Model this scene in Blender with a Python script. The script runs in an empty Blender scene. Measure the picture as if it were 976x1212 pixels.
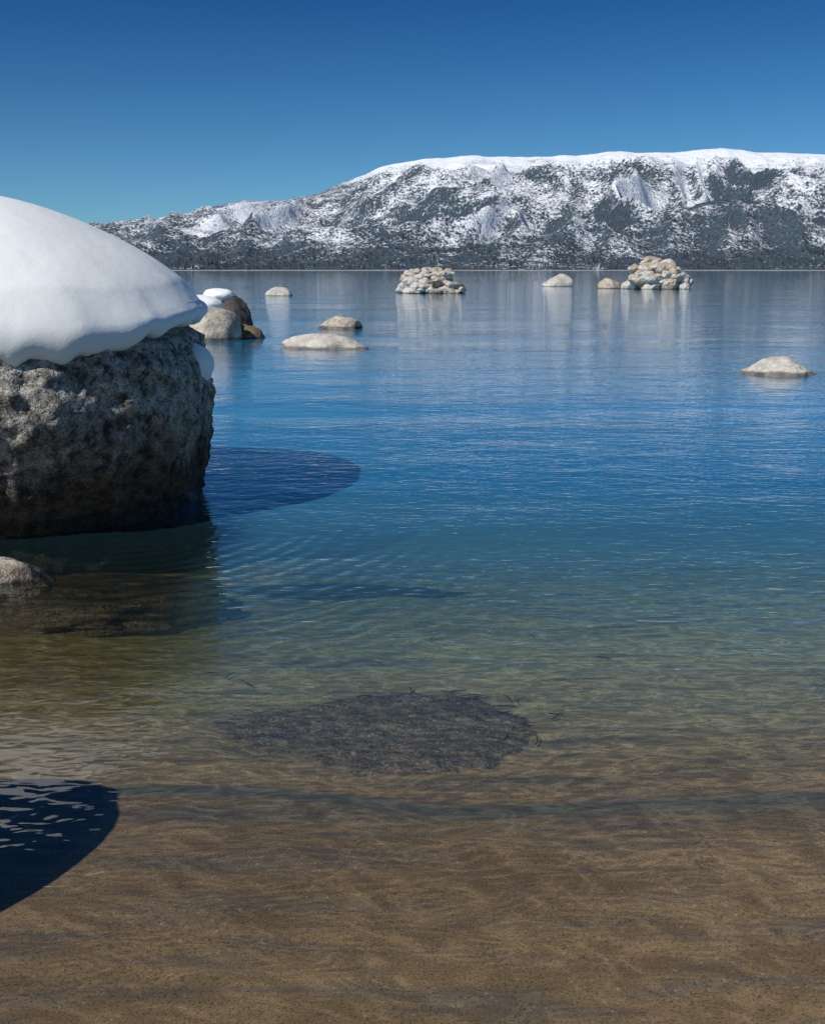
import bpy, bmesh, math, random
from mathutils import Vector, noise, Matrix
random.seed(7)
sc=bpy.context.scene
V=Vector
# ---------------------------------------------------------------- helpers
def interp(tab,x):
    if x<=tab[0][0]: return tab[0][1]
    for (a,b),(c,d) in zip(tab,tab[1:]):
        if x<=c:
            t=(x-a)/(c-a); return b+(d-b)*t
    return tab[-1][1]
def sinterp(tab,x):
    if x<=tab[0][0]: return tab[0][1]
    for (a,b),(c,d) in zip(tab,tab[1:]):
        if x<=c:
            t=(x-a)/(c-a); t=t*t*(3-2*t); return b+(d-b)*t
    return tab[-1][1]
def sstep(a,b,x):
    t=max(0,min(1,(x-a)/(b-a))); return t*t*(3-2*t)
def fr(p,o=4,H=0.9,l=2.1): return noise.fractal(V(p),H,l,o)
def obj(name,verts,faces,mat=None,smooth=True):
    me=bpy.data.meshes.new(name); me.from_pydata(verts,[],faces); me.update()
    if smooth: me.polygons.foreach_set('use_smooth',[True]*len(me.polygons))
    ob=bpy.data.objects.new(name,me); sc.collection.objects.link(ob)
    if mat: me.materials.append(mat)
    return ob
def mat(name):
    m=bpy.data.materials.new(name); m.use_nodes=True; nt=m.node_tree; nt.nodes.clear()
    return m,nt
def nd(nt,t,ins=None,**kw):
    n=nt.nodes.new(t)
    for k,v in kw.items(): setattr(n,k,v)
    if ins:
        for k,v in ins.items():
            s=n.inputs[k]
            if isinstance(v,bpy.types.NodeSocket): nt.links.new(v,s)
            else:
                if hasattr(s.default_value,'__len__') and not isinstance(v,(int,float)):
                    if len(s.default_value)==4 and len(v)==3: v=(*v,1)
                s.default_value=v
    return n
def ma(nt,op,a,b=0.0,c=None,clamp=False):
    d={0:a,1:b}
    if c is not None: d[2]=c
    n=nd(nt,'ShaderNodeMath',d,operation=op); n.use_clamp=clamp
    return n.outputs[0]
def ramp(nt,fac,stops,interp='LINEAR'):
    n=nd(nt,'ShaderNodeValToRGB',{0:fac}); cr=n.color_ramp; cr.interpolation=interp
    cr.elements.remove(cr.elements[1])
    def col(c): return (c,c,c,1) if isinstance(c,(int,float)) else (*c,1)
    cr.elements[0].position=stops[0][0]; cr.elements[0].color=col(stops[0][1])
    for p,c in stops[1:]:
        e=cr.elements.new(p); e.color=col(c)
    return n.outputs[0]
def mixc(nt,f,a,b,mode='MIX'):
    n=nt.nodes.new('ShaderNodeMix'); n.data_type='RGBA'; n.blend_type=mode
    for k,v in ((0,f),(6,a),(7,b)):
        s=n.inputs[k]
        if isinstance(v,bpy.types.NodeSocket): nt.links.new(v,s)
        else: s.default_value=(*v,1) if isinstance(v,tuple) else v
    return n.outputs[2]
def noi(nt,vec,scale,detail=4,rough=.55,dist=0):
    return nd(nt,'ShaderNodeTexNoise',{'Vector':vec,'Scale':scale,'Detail':detail,'Roughness':rough,'Distortion':dist}).outputs['Fac']
def mapv(nt,vec,scale=(1,1,1),rot=(0,0,0),loc=(0,0,0)):
    return nd(nt,'ShaderNodeMapping',{'Vector':vec,'Scale':scale,'Rotation':rot,'Location':loc}).outputs[0]
def out(nt,sh): nd(nt,'ShaderNodeOutputMaterial',{'Surface':sh})
def mrange(nt,v,a,b,c=0.0,d=1.0,smooth=False):
    n=nd(nt,'ShaderNodeMapRange',{'Value':v,'From Min':a,'From Max':b,'To Min':c,'To Max':d})
    if smooth: n.interpolation_type='SMOOTHSTEP'
    return n.outputs[0]

# ---------------------------------------------------------------- camera
cam=bpy.data.cameras.new('camera'); co=bpy.data.objects.new('camera',cam); sc.collection.objects.link(co)
co.location=(0,0,1.7); co.rotation_euler=(math.radians(90-12.41),0,0)
cam.sensor_fit='VERTICAL'; cam.sensor_height=24; cam.sensor_width=24; cam.lens=1300/1212*24
cam.clip_start=.05; cam.clip_end=60000
sc.camera=co
# ---------------------------------------------------------------- light
EL=math.radians(44); DX,DY=.735,.678
sun=bpy.data.lights.new('sun','SUN'); sun.energy=4.2; sun.angle=math.radians(.5); sun.color=(1,.96,.89)
so=bpy.data.objects.new('sun',sun); sc.collection.objects.link(so)
d=V((DX*math.cos(EL),DY*math.cos(EL),-math.sin(EL)))
so.rotation_euler=d.to_track_quat('-Z','Y').to_euler(); so.location=(-20,-20,20)
w=bpy.data.worlds.new('World'); sc.world=w; w.use_nodes=True; nt=w.node_tree; nt.nodes.clear()
sky=nd(nt,'ShaderNodeTexSky',sky_type='NISHITA'); sky.sun_disc=False
sky.sun_elevation=EL; sky.sun_rotation=math.atan2(-DX,-DY)%(2*math.pi)
sky.altitude=1900; sky.air_density=1.0; sky.dust_density=.15; sky.ozone_density=2.5
tc=nd(nt,'ShaderNodeTexCoord').outputs['Generated']
ez=nd(nt,'ShaderNodeSeparateXYZ',{0:tc}).outputs[2]
er=ramp(nt,ez,[(0,(.42,.73,.94)),(.08,(.32,.62,.84)),(.15,(.20,.50,.74)),(.22,(.10,.37,.64)),(.6,(.17,.45,.70)),(1,(.25,.5,.75))])
grade=mixc(nt,1.0,sky.outputs[0],er,'MULTIPLY')
bg=nd(nt,'ShaderNodeBackground',{'Color':grade,'Strength':.087})
nd(nt,'ShaderNodeOutputWorld',{'Surface':bg.outputs[0]})
sc.view_settings.view_transform='Standard'; sc.view_settings.look='None'; sc.view_settings.exposure=0

# ---------------------------------------------------------------- materials
def granite(name,dark,light,scale=9,bumpd=.02,wetz=.06,speck=.5,rust=.6,low_shade=None):
    m,nt=mat(name); g=nd(nt,'ShaderNodeNewGeometry'); P=g.outputs['Position']
    sx=nd(nt,'ShaderNodeSeparateXYZ',{0:P})
    a=noi(nt,P,scale,6,.7); b=noi(nt,P,scale*6,2,.7); c=noi(nt,P,scale*.22,3,.6)
    c1=ramp(nt,a,[(.38,dark),(.60,light)])
    c2=mixc(nt,ma(nt,'MULTIPLY',ramp(nt,b,[(.5,0.0),(.60,1.0)]),speck),c1,tuple(x*.3 for x in dark))
    c2=mixc(nt,ramp(nt,c,[(.4,0.0),(.7,rust)]),c2,(light[0]*.8,light[1]*.66,light[2]*.48))
    zz=ma(nt,'ADD',sx.outputs[2],ma(nt,'MULTIPLY',ma(nt,'SUBTRACT',c,.5),.12))
    if low_shade:
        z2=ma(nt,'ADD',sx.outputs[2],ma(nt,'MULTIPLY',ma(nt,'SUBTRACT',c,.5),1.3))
        c2=mixc(nt,mrange(nt,z2,low_shade[0],low_shade[1],1.0,0.0,True),c2,(.20,.155,.11),'MULTIPLY')  # shade under the overhang painted in as darker, browner lower rock
    wet=mrange(nt,zz,wetz,wetz*1.8,1.0,0.0)
    c3=mixc(nt,wet,c2,(.35,.32,.28),'MULTIPLY')
    h=ma(nt,'ADD',a,ma(nt,'MULTIPLY',b,.25))
    bp=nd(nt,'ShaderNodeBump',{'Height':h,'Distance':bumpd,'Strength':1.0})
    p=nd(nt,'ShaderNodeBsdfPrincipled',{'Base Color':c3,'Roughness':mrange(nt,wet,0,1,.9,.35),'Normal':bp.outputs[0]})
    out(nt,p.outputs[0]); return m
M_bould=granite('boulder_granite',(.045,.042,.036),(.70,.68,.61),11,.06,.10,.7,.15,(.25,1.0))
M_pale=granite('pale_granite',(.38,.36,.32),(.66,.63,.57),5,.05,.04,.25,.25)
M_tan=granite('tan_granite',(.24,.21,.16),(.58,.52,.43),3.5,.06,.05,.3,.5)
M_brown=granite('brown_rock',(.10,.07,.035),(.30,.22,.12),6,.05,.01,.3)
M_dark=granite('dark_rock',(.035,.033,.033),(.12,.11,.10),5,.05,.05,.3)
def snowmat():
    m,nt=mat('snow'); P=nd(nt,'ShaderNodeNewGeometry').outputs['Position']
    a=noi(nt,P,2.2,3,.5); b=noi(nt,P,60,2,.5)
    bp=nd(nt,'ShaderNodeBump',{'Height':ma(nt,'ADD',a,ma(nt,'MULTIPLY',b,.05)),'Distance':.05,'Strength':.4})
    p=nd(nt,'ShaderNodeBsdfPrincipled',{'Base Color':(.86,.89,.885),'Roughness':.75,'Normal':bp.outputs[0]})
    out(nt,p.outputs[0]); return m
M_snow=snowmat()

# ---------------------------------------------------------------- lake bed
BED=[(-60,3.5),(-20,1.4),(0,.12),(1.7,.005),(2.2,-.018),(3.38,-.05),(3.66,-.12),(5,-.21),(8,-.40),(14,-1.2),(30,-3),(100,-6),(5300,-9)]
def bedz(x,y):
    yy=y+.07*math.sin(x*1.25+.9)+.12*fr((x*.5,y*.25,3),2)-.03*x
    z=interp(BED,yy)
    k=sstep(3.2,6,y)
    z+=.03*fr((x*.6,y*.9,7),3)*k*2 + .006*fr((x*2,y*5,1),2)
    return z
ys=[]; y=-60
while y<1.2: ys.append(y); y+=max(.08,abs(y-1.2)*.12)
y=1.2
while y<8: ys.append(y); y+=.045
while y<5400: ys.append(y); y*=1.035
ys.append(5400)
xs=[]; x=0
while x<2.6: xs.append(x); x+=.05
while x<9000: xs.append(x); x*=1.05
xs=[-a for a in reversed(xs[1:])]+xs
vs=[(a,b,bedz(a,b)) for b in ys for a in xs]; nx=len(xs)
fs=[(j*nx+i,j*nx+i+1,(j+1)*nx+i+1,(j+1)*nx+i) for j in range(len(ys)-1) for i in range(nx-1)]
m,nt=mat('wet_sand'); g=nd(nt,'ShaderNodeNewGeometry'); P=g.outputs['Position']; s=nd(nt,'ShaderNodeSeparateXYZ',{0:P})
X,Y,Z=s.outputs
grain=noi(nt,P,150,2,.7); gr2=noi(nt,P,60,3,.8)
big=noi(nt,mapv(nt,P,(.6,1.6,1)),1.2,4,.6)
stk=noi(nt,mapv(nt,P,(.7,7,1)),1.5,4,.65,.5)
base=ramp(nt,big,[(.3,(.20,.14,.075)),(.7,(.29,.21,.118))])
base=mixc(nt,mrange(nt,Y,3.4,5.4),base,(.42,.38,.25))
base=mixc(nt,ramp(nt,stk,[(.50,0.0),(.66,.75)]),base,(.125,.12,.105))
base=mixc(nt,ramp(nt,grain,[(.34,.75),(.5,0.0)]),base,(.045,.04,.034))
base=mixc(nt,ramp(nt,gr2,[(.60,0.0),(.70,.55)]),base,(.44,.39,.32))
edge=ma(nt,'SUBTRACT',1.0,ma(nt,'DIVIDE',ma(nt,'ABSOLUTE',ma(nt,'ADD',Z,.078)),.032),clamp=True)
edge=ma(nt,'POWER',edge,.6)
base=mixc(nt,ma(nt,'MULTIPLY',edge,ramp(nt,grain,[(.3,1.0),(.65,.7)])),base,(.075,.10,.095))
# boulder's shade and reflection painted into the bed as dark olive
shade_mask=ma(nt,'MULTIPLY',mrange(nt,ma(nt,'ADD',X,ma(nt,'MULTIPLY',big,.7)),-.95,-.45,1.0,0.0,True),mrange(nt,ma(nt,'ADD',Y,ma(nt,'MULTIPLY',stk,1.2)),4.4,5.6,0.0,1.0,True))
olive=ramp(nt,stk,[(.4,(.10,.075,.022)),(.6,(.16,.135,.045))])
base=mixc(nt,ma(nt,'MULTIPLY',shade_mask,.9),base,olive)
wv=nd(nt,'ShaderNodeTexWave',{'Vector':mapv(nt,P,(1,1,1),(0,0,.12)),'Scale':3.2,'Distortion':7,'Detail':2,'Detail Scale':.9,'Detail Roughness':.5},bands_direction='Y')
h=ma(nt,'ADD',ma(nt,'MULTIPLY',wv.outputs['Fac'],.003),ma(nt,'ADD',ma(nt,'MULTIPLY',grain,.0006),ma(nt,'MULTIPLY',gr2,.0014)))
bp=nd(nt,'ShaderNodeBump',{'Height':h,'Distance':1.0,'Strength':.7})
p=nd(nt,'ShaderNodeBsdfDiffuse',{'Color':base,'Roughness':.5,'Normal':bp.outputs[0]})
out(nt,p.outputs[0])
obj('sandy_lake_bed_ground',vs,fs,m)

# ---------------------------------------------------------------- water
m,nt=mat('lake_water'); g=nd(nt,'ShaderNodeNewGeometry'); P=g.outputs['Position']; s=nd(nt,'ShaderNodeSeparateXYZ',{0:P})
X,Y,Z=s.outputs
n1=noi(nt,mapv(nt,P,(.7,1,1)),1.1,2,.5,.3)
n2=noi(nt,mapv(nt,P,(.6,1,1),(0,0,.15)),5.5,3,.55,.5)
n3=noi(nt,mapv(nt,P,(.45,1,1),(0,0,-.15)),15,1,.5,.8)
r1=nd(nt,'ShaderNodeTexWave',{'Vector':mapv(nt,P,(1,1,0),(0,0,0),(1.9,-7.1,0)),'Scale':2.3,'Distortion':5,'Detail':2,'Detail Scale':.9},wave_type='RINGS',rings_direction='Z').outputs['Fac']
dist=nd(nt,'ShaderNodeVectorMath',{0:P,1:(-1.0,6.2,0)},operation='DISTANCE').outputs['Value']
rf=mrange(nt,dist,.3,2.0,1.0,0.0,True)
r2=nd(nt,'ShaderNodeTexWave',{'Vector':mapv(nt,P,(1,1,0),(0,0,0),(1.9,-1.5,0)),'Scale':3.5,'Distortion':3,'Detail':2,'Detail Scale':1},wave_type='RINGS',rings_direction='Z').outputs['Fac']
calm=mrange(nt,Y,2.2,4.5,.5,1.0)
far=mrange(nt,Y,20,300,1.35,.9)
wind=ramp(nt,noi(nt,mapv(nt,P,(.035,.16,1)),1.0,3,.65),[(.38,.45),(.62,1.35)])
h=ma(nt,'MULTIPLY',n1,.014)
h=ma(nt,'ADD',h,ma(nt,'MULTIPLY',n2,.0055))
h=ma(nt,'ADD',h,ma(nt,'MULTIPLY',n3,mrange(nt,Y,5,12,.0034,.0018)))
h=ma(nt,'MULTIPLY',h,ma(nt,'MULTIPLY',calm,ma(nt,'MULTIPLY',far,wind)))
h=ma(nt,'ADD',h,ma(nt,'MULTIPLY',ma(nt,'MULTIPLY',r1,rf),.0032))
h=ma(nt,'ADD',h,ma(nt,'MULTIPLY',ma(nt,'MULTIPLY',r2,mrange(nt,Y,2,4,1.0,0.0)),.0014))
bp=nd(nt,'ShaderNodeBump',{'Height':h,'Distance':1.0,'Strength':1.0}).outputs[0]
fy=mrange(nt,Y,2,18)
def yp(y): return (y-2)/16
tint=ramp(nt,fy,[(0,(1,.98,.95)),(yp(3.4),(.97,.97,.93)),(yp(5),(.82,.93,.87)),(yp(7),(.56,.82,.82)),(yp(10),(.22,.56,.72)),(1,(.03,.2,.4))])
# the boulder's dark reflection, put in by thinning the water's own colour there
refl_mask=ma(nt,'MULTIPLY',mrange(nt,ma(nt,'ADD',X,ma(nt,'MULTIPLY',n1,.5)),-1.15,-.7,1.0,0.0,True),mrange(nt,Y,7.2,8.2,1.0,0.0,True))
tint=mixc(nt,ma(nt,'MULTIPLY',refl_mask,.8),tint,(.92,.90,.78))
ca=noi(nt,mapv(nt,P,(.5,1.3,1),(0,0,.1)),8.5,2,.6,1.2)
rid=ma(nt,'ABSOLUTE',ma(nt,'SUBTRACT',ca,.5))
caus=ramp(nt,rid,[(0,1.0),(.025,.86),(.09,.60)])  # caustic light lines painted into the transparent tint
ringc=mixc(nt,rf,(1,1,1),ramp(nt,r1,[(.4,.60),(.95,1.0)]))  # ring-shaped ripple light, painted into the same tint
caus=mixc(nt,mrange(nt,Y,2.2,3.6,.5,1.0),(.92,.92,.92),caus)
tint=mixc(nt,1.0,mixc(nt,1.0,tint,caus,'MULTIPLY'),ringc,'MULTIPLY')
op=ramp(nt,fy,[(0,0.0),(yp(3.4),.01),(yp(5),.10),(yp(6),.22),(yp(7.5),.5),(yp(10),.82),(yp(16),1.0)])
op=ma(nt,'MULTIPLY',op,ma(nt,'SUBTRACT',1.0,ma(nt,'MULTIPLY',refl_mask,.85)))
tr=nd(nt,'ShaderNodeBsdfTransparent',{'Color':tint})
bcol=ramp(nt,fy,[(yp(4),(.17,.26,.20)),(yp(7),(.08,.26,.32)),(yp(9),(.025,.19,.34)),(yp(14),(.02,.18,.33))])
bd=nd(nt,'ShaderNodeBsdfDiffuse',{'Color':bcol})
mx=nd(nt,'ShaderNodeMixShader',{0:op,1:tr.outputs[0],2:bd.outputs[0]})
gl=nd(nt,'ShaderNodeBsdfGlossy',{'Color':(.97,.98,1),'Roughness':.03,'Normal':bp})
# Schlick-like reflectance of a water surface (the same from above and from below)
cs=ma(nt,'ABSOLUTE',nd(nt,'ShaderNodeVectorMath',{0:g.outputs['Incoming'],1:bp},operation='DOT_PRODUCT').outputs['Value'])
F=ma(nt,'ADD',ma(nt,'MULTIPLY',ma(nt,'POWER',ma(nt,'SUBTRACT',1.0,cs,clamp=True),4.0),.97),.025,clamp=True)
mx2=nd(nt,'ShaderNodeMixShader',{0:F,1:mx.outputs[0],2:gl.outputs[0]})
out(nt,mx2.outputs[0])
obj('lake_water',[(-9000,-60,0),(9000,-60,0),(9000,5400,0),(-9000,5400,0)],[(0,1,2,3)],m,False)

# ---------------------------------------------------------------- big boulder (rock + snow cap)
CX,CY,RX,RY=-3.3,8.1,1.80,1.62
PROF=[(-1.2,.86),(0,.93),(.35,.975),(.8,1.0),(1.05,.985),(1.2,.95),(1.33,.85),(1.42,.68),(1.47,.4),(1.5,0)]
def border(th,fine=True):   # height of the snow / rock line
    b=1.33+.07*math.sin(th*1.0+.2)+.08*noise.noise(V((math.cos(th)*2.2,math.sin(th)*2.2,1)))
    b-= .17*math.exp(-((th+.95)/.28)**2)*(1 if fine else .5)
    if fine: b+=.05*noise.noise(V((math.cos(th)*9,math.sin(th)*9,4)))
    return b
nt_=360; zs=[-1.2+i*(1.48+1.2)/150 for i in range(151)]
vs=[];fs=[]
for z in zs:
    s_=sinterp(PROF,z)
    for i in range(nt_):
        th=2*math.pi*i/nt_
        c,sn=math.cos(th),math.sin(th)
        e=2.25; rr=(abs(c)**e+abs(sn)**e)**(-1/e)
        x=CX+RX*rr*c*s_; y=CY+RY*rr*sn*s_
        disp=.08*fr((x*1.1,y*1.1,z*1.3),3)+.05*fr((x*5,y*5,z*4.5),5,.7)-.05*max(0,noise.noise(V((x*3,y*3,z*1.6+9))))
        under=-.22*sstep(.85,0,z)*max(0,-sn)
        x+=c*(disp+under); y+=sn*(disp+under)
        vs.append((x,y,z+.02*noise.noise(V((x*3,y*3,2)))))
for j in range(len(zs)-1):
    for i in range(nt_):
        fs.append((j*nt_+i,j*nt_+(i+1)%nt_,(j+1)*nt_+(i+1)%nt_,(j+1)*nt_+i))
fs.append(tuple((len(zs)-1)*nt_+i for i in range(nt_)))
boulder=bpy.data.objects.new('snow_capped_boulder',None); sc.collection.objects.link(boulder)
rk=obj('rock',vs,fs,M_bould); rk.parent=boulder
def snowcap(name,cx,cy,rx,ry,top,bfun,th_=.17,seed=0,n=240,e=2.25,dpow=1.75,dexp=.83):
    vs=[];fs=[]
    bm_=sum(bfun(-math.pi+2*math.pi*i/60) for i in range(60))/60
    rim=[(.80,-.04),(.92,-.08),(.975,-.05),(1.0,.06),(1.015,.25),(1.016,.45),(1.005,.66),(.982,.85)]
    rings=[(r,k,None) for r,k in rim]
    for i in range(1,40): rings.append((.955*(1-i/40.0),1,i/40.0))
    for (r,k,t) in rings:
        for i in range(n):
            th=2*math.pi*i/n; c,s=math.cos(th),math.sin(th)
            rr=(abs(c)**e+abs(s)**e)**(-1/e)
            wob=1+.014*noise.noise(V((c*5,s*5,seed+3)))*sstep(.8,1,r)
            x=cx+rx*rr*c*r*wob; y=cy+ry*rr*s*r*wob
            aa=math.atan2(s,c)
            b=bfun(aa); bs=bm_+(bfun(aa,False)-bm_)*.35
            lo=b+.045*noise.noise(V((c*14,s*14,2))); hi=bs+th_
            if t is None: z=lo+(hi-lo)*k
            else:
                q=r/.985
                bb=bm_+(bs-bm_)*sstep(.4,1.0,q)
                z=bb+th_+(top-bb-th_)*max(0,(1-q**dpow))**dexp
            z+=.05*noise.noise(V((x*1.0,y*1.0,seed)))*(1 if t is not None else .7)
            vs.append((x,y,z))
    k=len(rings)
    for j in range(k-1):
        for i in range(n): fs.append((j*n+i,j*n+(i+1)%n,(j+1)*n+(i+1)%n,(j+1)*n+i))
    fs.append(tuple((k-1)*n+i for i in range(n)))
    return obj(name,vs,fs,M_snow)
sn=snowcap('snow_cap',CX,CY,RX*.97,RY*.97,2.26,border); sn.parent=boulder
def blob(name,loc,size,seed,mt,sub=4,amp=.18,freq=1.2,cuts=6,rotz=None):
    rnd=random.Random(seed)
    bm=bmesh.new(); bmesh.ops.create_icosphere(bm,subdivisions=sub,radius=1)
    planes=[]
    for _ in range(cuts):
        nrm=V((rnd.gauss(0,1),rnd.gauss(0,1),rnd.gauss(.2,.8))).normalized(); planes.append((nrm,rnd.uniform(.62,.88)))
    for v in bm.verts:
        p=v.co.copy()
        for nrm,dd in planes:
            k=p.dot(nrm)
            if k>dd: p-=nrm*(k-dd)*.9
        q=p*freq+V((seed*3.1,seed*1.7,0))
        p+=v.co.normalized()*(amp*noise.fractal(q,1,2,4)+amp*.25*noise.noise(q*5))
        v.co=p
    ax=[[v.co[i] for v in bm.verts] for i in range(3)]
    cx_=(max(ax[0])+min(ax[0]))/2; sx=(max(ax[0])-min(ax[0]))/2
    cy_=(max(ax[1])+min(ax[1]))/2; sy=(max(ax[1])-min(ax[1]))/2; sz=max(ax[2])
    R=Matrix.Rotation(rotz if rotz is not None else 0,4,'Z')
    vs=[]
    for v in bm.verts:
        p=V(((v.co.x-cx_)*size[0]/sx,(v.co.y-cy_)*size[1]/sy,v.co.z*size[2]/sz)); vs.append(tuple((R@p)+V(loc)))
    fs=[tuple(v.index for v in f.verts) for f in bm.faces]; bm.free()
    return (vs,fs) if name is None else obj(name,vs,fs,mt)
b=blob('snow_patch',(-1.60,8.15,1.02),(.13,.22,.16),5,M_snow,3,.15,1,cuts=1); b.parent=boulder

# off-frame boulder on the left that throws the rounded shadow
blob('boulder',(-2.08,2.64,.25),(.62,.62,.80),21,M_bould,5,.05,1.0,cuts=0)

# ---------------------------------------------------------------- rocks in the lake
blob('lake_rock',(-9.1,76.6,-.1),(1.0,.8,.72),3,M_pale,4,.12)
blob('lake_rock',(15.6,121,-.2),(1.7,1.3,1.55),4,M_pale,4,.12,cuts=14)
blob('lake_rock',(19.2,108,-.2),(1.3,1.1,1.2),8,M_tan,4,.15,cuts=14)
blob('lake_rock',(-2.2,33.3,-.05),(.7,.55,.43),11,M_tan,5,.16,cuts=7)
blob('lake_rock',(-1.93,25.0,-.14),(1.13,.8,.46),12,M_pale,5,.2,cuts=5)
blob('lake_rock',(6.23,18.5,-.12),(.74,.55,.42),15,M_pale,5,.2,cuts=5)
# cluster behind the big boulder
cl=bpy.data.objects.new('snow_capped_rock',None); sc.collection.objects.link(cl)
a=blob('rock',(-5.2,28.0,-.1),(.95,.8,1.05),31,M_tan,5,.1,cuts=5); a.parent=cl
a=blob('snow_cap',(-5.35,28.1,.80),(.62,.6,.30),32,M_snow,4,.08,cuts=1); a.parent=cl
cl=bpy.data.objects.new('snow_capped_rock',None); sc.collection.objects.link(cl)
a=blob('rock',(-4.95,29.4,-.1),(.85,.7,1.25),34,M_dark,5,.12,cuts=5); a.parent=cl
a=blob('snow_cap',(-5.1,29.4,1.04),(.45,.45,.2),35,M_snow,4,.08,cuts=1); a.parent=cl
blob('lake_rock',(-4.4,28.6,-.1),(.66,.5,.45),36,M_brown,5,.12,cuts=4)

def pile(name,cx,cy,W,D,H,shape,seed,count,smin,smax):
    rnd=random.Random(seed); vs=[];fs=[];mi=[]
    def add(loc,size,sd,m_):
        v,f=blob(None,loc,size,sd,None,2,.10,1.0,cuts=12,rotz=rnd.uniform(0,3))
        o=len(vs); vs.extend(v); fs.extend(tuple(i+o for i in t) for t in f); mi.extend([m_]*len(f))
    for k in range(count):
        u=rnd.uniform(-1,1); a=rnd.uniform(-1,1)
        if u*u+a*a>1.02: continue
        hz=H*shape(u)*max(0,(1-a*a*.9))**.6
        lay=rnd.random()**.6
        z=hz*lay
        s=rnd.uniform(smin,smax)*(1.15-.35*lay)
        z=min(z,hz-s*.35)
        add((cx+u*(W-s*.6),cy+a*(D-s*.5),max(z,-.05)),(s*rnd.uniform(.8,1.5),s*rnd.uniform(.8,1.2),s*rnd.uniform(.45,.8)),seed*100+k,rnd.choice([0,0,1]))
    ob=obj(name,vs,fs,M_pale); ob.data.materials.append(M_tan)
    ob.data.polygons.foreach_set('material_index',mi)
    ob.data.polygons.foreach_set('use_smooth',[False]*len(mi))
    return ob
pile('rock_pile',1.35,86,2.65,1.6,1.95,lambda u:sinterp([(-1,.35),(-.8,.85),(-.2,.95),(.5,.98),(.75,.7),(1,.2)],u),5,170,.32,.6)
pile('rock_pile',22.9,105,3.1,2.0,3.0,lambda u:sinterp([(-1,.55),(-.6,.85),(-.1,1.0),(.3,.85),(.7,.6),(1,.3)],u),6,140,.42,.95)

# ---------------------------------------------------------------- submerged things
blob('bed_shadow_strip',(-2.15,6.2,-.27),(1.1,.55,.22),41,M_brown,5,.2,1.8,cuts=4)
blob('shore_rock',(-2.40,6.02,-.1),(.36,.24,.20),43,M_tan,5,.16,1.5,cuts=5)
blob('bed_shadow_strip',(-.45,6.85,bedz(-.45,6.85)-.01),(.95,.14,.08),42,M_dark,5,.3,3.0,cuts=2,rotz=-.03)  # thin dark strip added in place of a shadow line on the bed
# broad dark slab of gravelly rock
pts=[(-.745,4.18),(-.476,4.22),(-.25,4.34),(-.03,4.40),(.255,4.33),(.42,4.16),(.53,3.98),(.43,3.74),(.284,3.52),(.05,3.46),(-.164,3.42),(-.42,3.56),(-.74,3.76),(-.86,3.96)]
cxp=sum(p[0] for p in pts)/len(pts); cyp=sum(p[1] for p in pts)/len(pts)
k=1.085; vs=[];fs=[]; n=len(pts)*16; rings=30
for r in range(rings+1):
    q=r/rings
    for i in range(n):
        a=pts[i//16]; b_=pts[(i//16+1)%len(pts)]; t=(i%16)/16
        px=a[0]+(b_[0]-a[0])*t; py=a[1]+(b_[1]-a[1])*t
        jit=1+.04*noise.noise(V((px*9,py*9,0)))*q+.02*noise.noise(V((px*40,py*40,0)))*q
        x=(cxp+(px-cxp)*q*jit)*k; y=(cyp+(py-cyp)*q*jit)*k
        left=sstep(.25,-.75,px)
        z=bedz(x,y)+.028*(1-q**8)-.008*q+.014*fr((x*11,y*14,2),4,.7)-.014*left*q
        vs.append((x,y,z))
for r in range(rings):
    for i in range(n): fs.append((r*n+i,r*n+(i+1)%n,(r+1)*n+(i+1)%n,(r+1)*n+i))
m,nt=mat('slab_stone'); P=nd(nt,'ShaderNodeNewGeometry').outputs['Position']
a=noi(nt,P,12,5,.7); b_=noi(nt,P,60,3,.75)
c=ramp(nt,a,[(.35,(.065,.055,.046)),(.65,(.23,.18,.13))]); c=mixc(nt,ramp(nt,b_,[(.5,0.0),(.62,.8)]),c,(.36,.30,.21))
bp=nd(nt,'ShaderNodeBump',{'Height':ma(nt,'ADD',a,b_),'Distance':.015})
out(nt,nd(nt,'ShaderNodeBsdfPrincipled',{'Base Color':c,'Roughness':.8,'Normal':bp.outputs[0]}).outputs[0])
obj('submerged_flat_rock',vs,fs,m)
# sunken twigs and weed bits
rnd=random.Random(9); vs=[];fs=[]
for k_ in range(50):
    if k_<36: x=rnd.uniform(-.45,.7); y=4.66+rnd.gauss(0,.10)-.7*abs(x-.1)**1.5
    else: x=rnd.uniform(-1.0,2.0); y=rnd.uniform(3.9,6.5)
    L=rnd.uniform(.03,.09); a=rnd.uniform(0,math.pi); r_=rnd.uniform(.0015,.003); z=bedz(x,y)+.012
    px,py=x,y
    prev=None
    for sgm in range(5):
        o=len(vs)
        nxv=V((-math.sin(a),math.cos(a),0))
        for q in range(4):
            an=q*math.pi/2; vs.append((px+nxv.x*r_*math.cos(an),py+nxv.y*r_*math.cos(an),z+r_*math.sin(an)+.001*sgm))
        if prev is not None:
            for q in range(4): fs.append((prev+q,prev+(q+1)%4,o+(q+1)%4,o+q))
        prev=o; px+=math.cos(a)*L/4; py+=math.sin(a)*L/4; a+=rnd.uniform(-.25,.25)
m,nt=mat('sunken_wood'); out(nt,nd(nt,'ShaderNodeBsdfDiffuse',{'Color':(.05,.04,.03)}).outputs[0])
obj('sunken_twigs',vs,fs,m)

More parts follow.
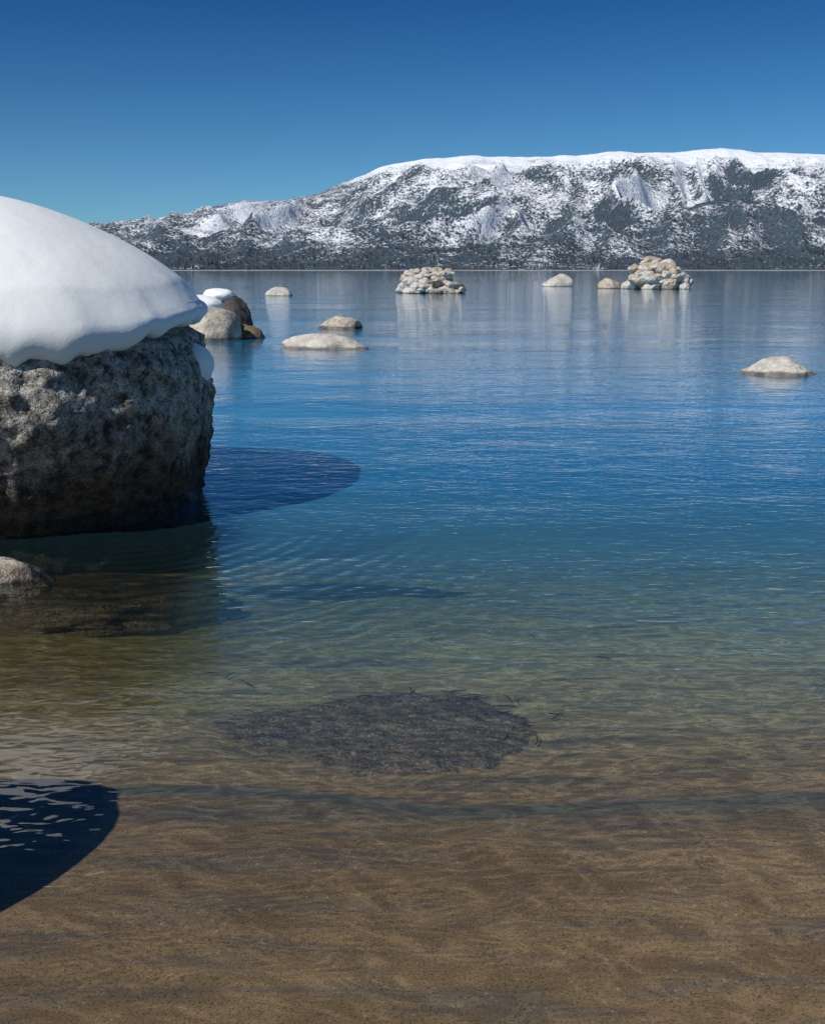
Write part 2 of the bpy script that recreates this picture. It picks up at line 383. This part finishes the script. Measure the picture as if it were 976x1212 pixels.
# ---------------------------------------------------------------- mountains
CR=[(-9000,60),(-6000,120),(-3600,230),(-2533,327),(-2265,379),(-1930,405),(-1590,488),(-1323,540),(-1056,535),(-720,598),(-453,713),(-252,796),(80,853),(477,878),(874,872),(1271,878),(1536,914),(1800,900),(2065,905),(2396,935),(2727,905),(3230,890),(4500,820),(6500,600),(9000,400)]
def mtn(x,y):
    C=interp(CR,x)
    C+=10*fr((x/260,0,5),4)
    t=(y-5000)/4000
    if t<1:
        tt=max(0,t)
        base=.06*min(1,tt*5)+.94*tt**1.1 if tt>0 else t*.5
        x2=x+ 500*noise.noise(V((x/1300,y/1100,8)))+160*noise.noise(V((x/420,y/420,12)))
        rid=1-abs(noise.noise(V((x2/700,y/1900,2))))*2.2
        rid2=1-abs(noise.noise(V((x2/260+5,y/480,6))))*2.2
        amp=sstep(0,.3,tt)*sstep(.97,.62,tt)
        h=C*base + C*amp*(.26*(rid-.55)+.12*(rid2-.5)) + 16*fr((x/150,y/150,3),4)*sstep(0,.2,tt)*sstep(1,.9,tt)
    else:
        h=C-(y-9000)*.28
        h+=20*fr((x/300,y/300,3),3)*sstep(9000,9500,y)
    hill=395*math.exp(-((x-1750)/(620 if x<1750 else 1300))**2-((y-6700)/800)**2)*(1+.12*fr((x/300,y/300,11),4))
    hill2=190*math.exp(-((x-300)/800)**2-((y-6100)/500)**2)*(1+.2*fr((x/250,y/250,15),4))
    hill3=120*math.exp(-((x+1700)/900)**2-((y-6000)/500)**2)*(1+.2*fr((x/250,y/250,17),4))
    f=max(hill,hill2,hill3)
    isf=0
    if f>h:
        isf=1 if f!=hill3 else .3
        h=f
    if t<0: h=-12*min(1,-t*40)
    elif t<.03: h=max(h,2.0+t*300)
    return h,isf
xs=[-7500+i*22 for i in range(0,int(14500/22))]; ys=[4900+j*28 for j in range(0,int(5600/28))]
vs=[];snow=[];iss=[]
for y in ys:
    for x in xs:
        h,isf=mtn(x,y); vs.append((x,y,h)); iss.append(isf)
nx=len(xs); ny=len(ys)
for j,y in enumerate(ys):
    for i,x in enumerate(xs):
        h=vs[j*nx+i][2]; isf=iss[j*nx+i]
        big=fr((x/330,y/330,20),4)
        dzx=(vs[j*nx+min(i+1,nx-1)][2]-vs[j*nx+max(i-1,0)][2])/44
        s_=.27+.26*sstep(80,420,h)+.55*sstep(600,840,h)+.30*big-.26*dzx
        s_+=.28*sstep(.2,.6,fr((x/520,y/700,33),3))
        s_-=.34*isf
        s_-=.26*sstep(130,40,h)
        snow.append(max(0,min(1.3,s_)))
fs=[(j*nx+i,j*nx+i+1,(j+1)*nx+i+1,(j+1)*nx+i) for j in range(ny-1) for i in range(nx-1)]
m,nt=mat('forested_mountain'); P=nd(nt,'ShaderNodeNewGeometry').outputs['Position']; 
at=nd(nt,'ShaderNodeAttribute',attribute_name='snow').outputs['Fac']
f1=noi(nt,P,1/16,3,.75); f2=noi(nt,P,1/80,4,.7)
val=ma(nt,'ADD',at,ma(nt,'ADD',ma(nt,'MULTIPLY',ma(nt,'SUBTRACT',f1,.5),2.4),ma(nt,'MULTIPLY',ma(nt,'SUBTRACT',f2,.5),1.5)))
sf=mrange(nt,val,.34,.84)
fc=ramp(nt,f1,[(.35,(.035,.053,.075)),(.65,(.08,.105,.13))])  # blue distance haze mixed into the forest colour
c=mixc(nt,sf,fc,(.82,.86,.92))
zf=nd(nt,'ShaderNodeSeparateXYZ',{0:P}).outputs[2]
c=mixc(nt,mrange(nt,zf,2,4,.7,0.0),c,(.5,.5,.49))
bp=nd(nt,'ShaderNodeBump',{'Height':ma(nt,'ADD',f2,ma(nt,'MULTIPLY',f1,.3)),'Distance':40.0,'Strength':.5})
out(nt,nd(nt,'ShaderNodeBsdfDiffuse',{'Color':c,'Normal':bp.outputs[0]}).outputs[0])
mo=obj('snowy_mountain_range',vs,fs,m)
at=mo.data.attributes.new('snow','FLOAT','POINT'); at.data.foreach_set('value',snow)

# distant pine forest along the far shore: one mesh of uneven cones
rnd=random.Random(3); vs=[];fs=[]
for k in range(7000):
    x=rnd.uniform(-3400,3400); y=5025+abs(rnd.gauss(0,1))*300
    if noise.noise(V((x/160,y/90,0)))<-.1: continue
    z=mtn(x,y)[0]-1; hh=rnd.uniform(8,17)*(1 if rnd.random()<.85 else 1.4); r=hh*rnd.uniform(.16,.26); a0=rnd.uniform(0,6)
    for lv in range(2):
        o=len(vs); zb=z+hh*(.08+.4*lv); zt=z+hh*(.7+.3*lv); rr=r*(1-.35*lv)
        for q in range(5): vs.append((x+rr*math.cos(a0+q*1.2566),y+rr*math.sin(a0+q*1.2566),zb+rnd.uniform(-1,1)))
        vs.append((x,y,zt))
        for q in range(5): fs.append((o+q,o+(q+1)%5,o+5))
m,nt=mat('pine_foliage'); P=nd(nt,'ShaderNodeNewGeometry').outputs['Position']
c=ramp(nt,noi(nt,P,1/30,2),[(.35,(.03,.042,.05)),(.7,(.07,.085,.09))])
out(nt,nd(nt,'ShaderNodeBsdfDiffuse',{'Color':c}).outputs[0])
obj('distant_pine_forest',vs,fs,m,False)
print('done')
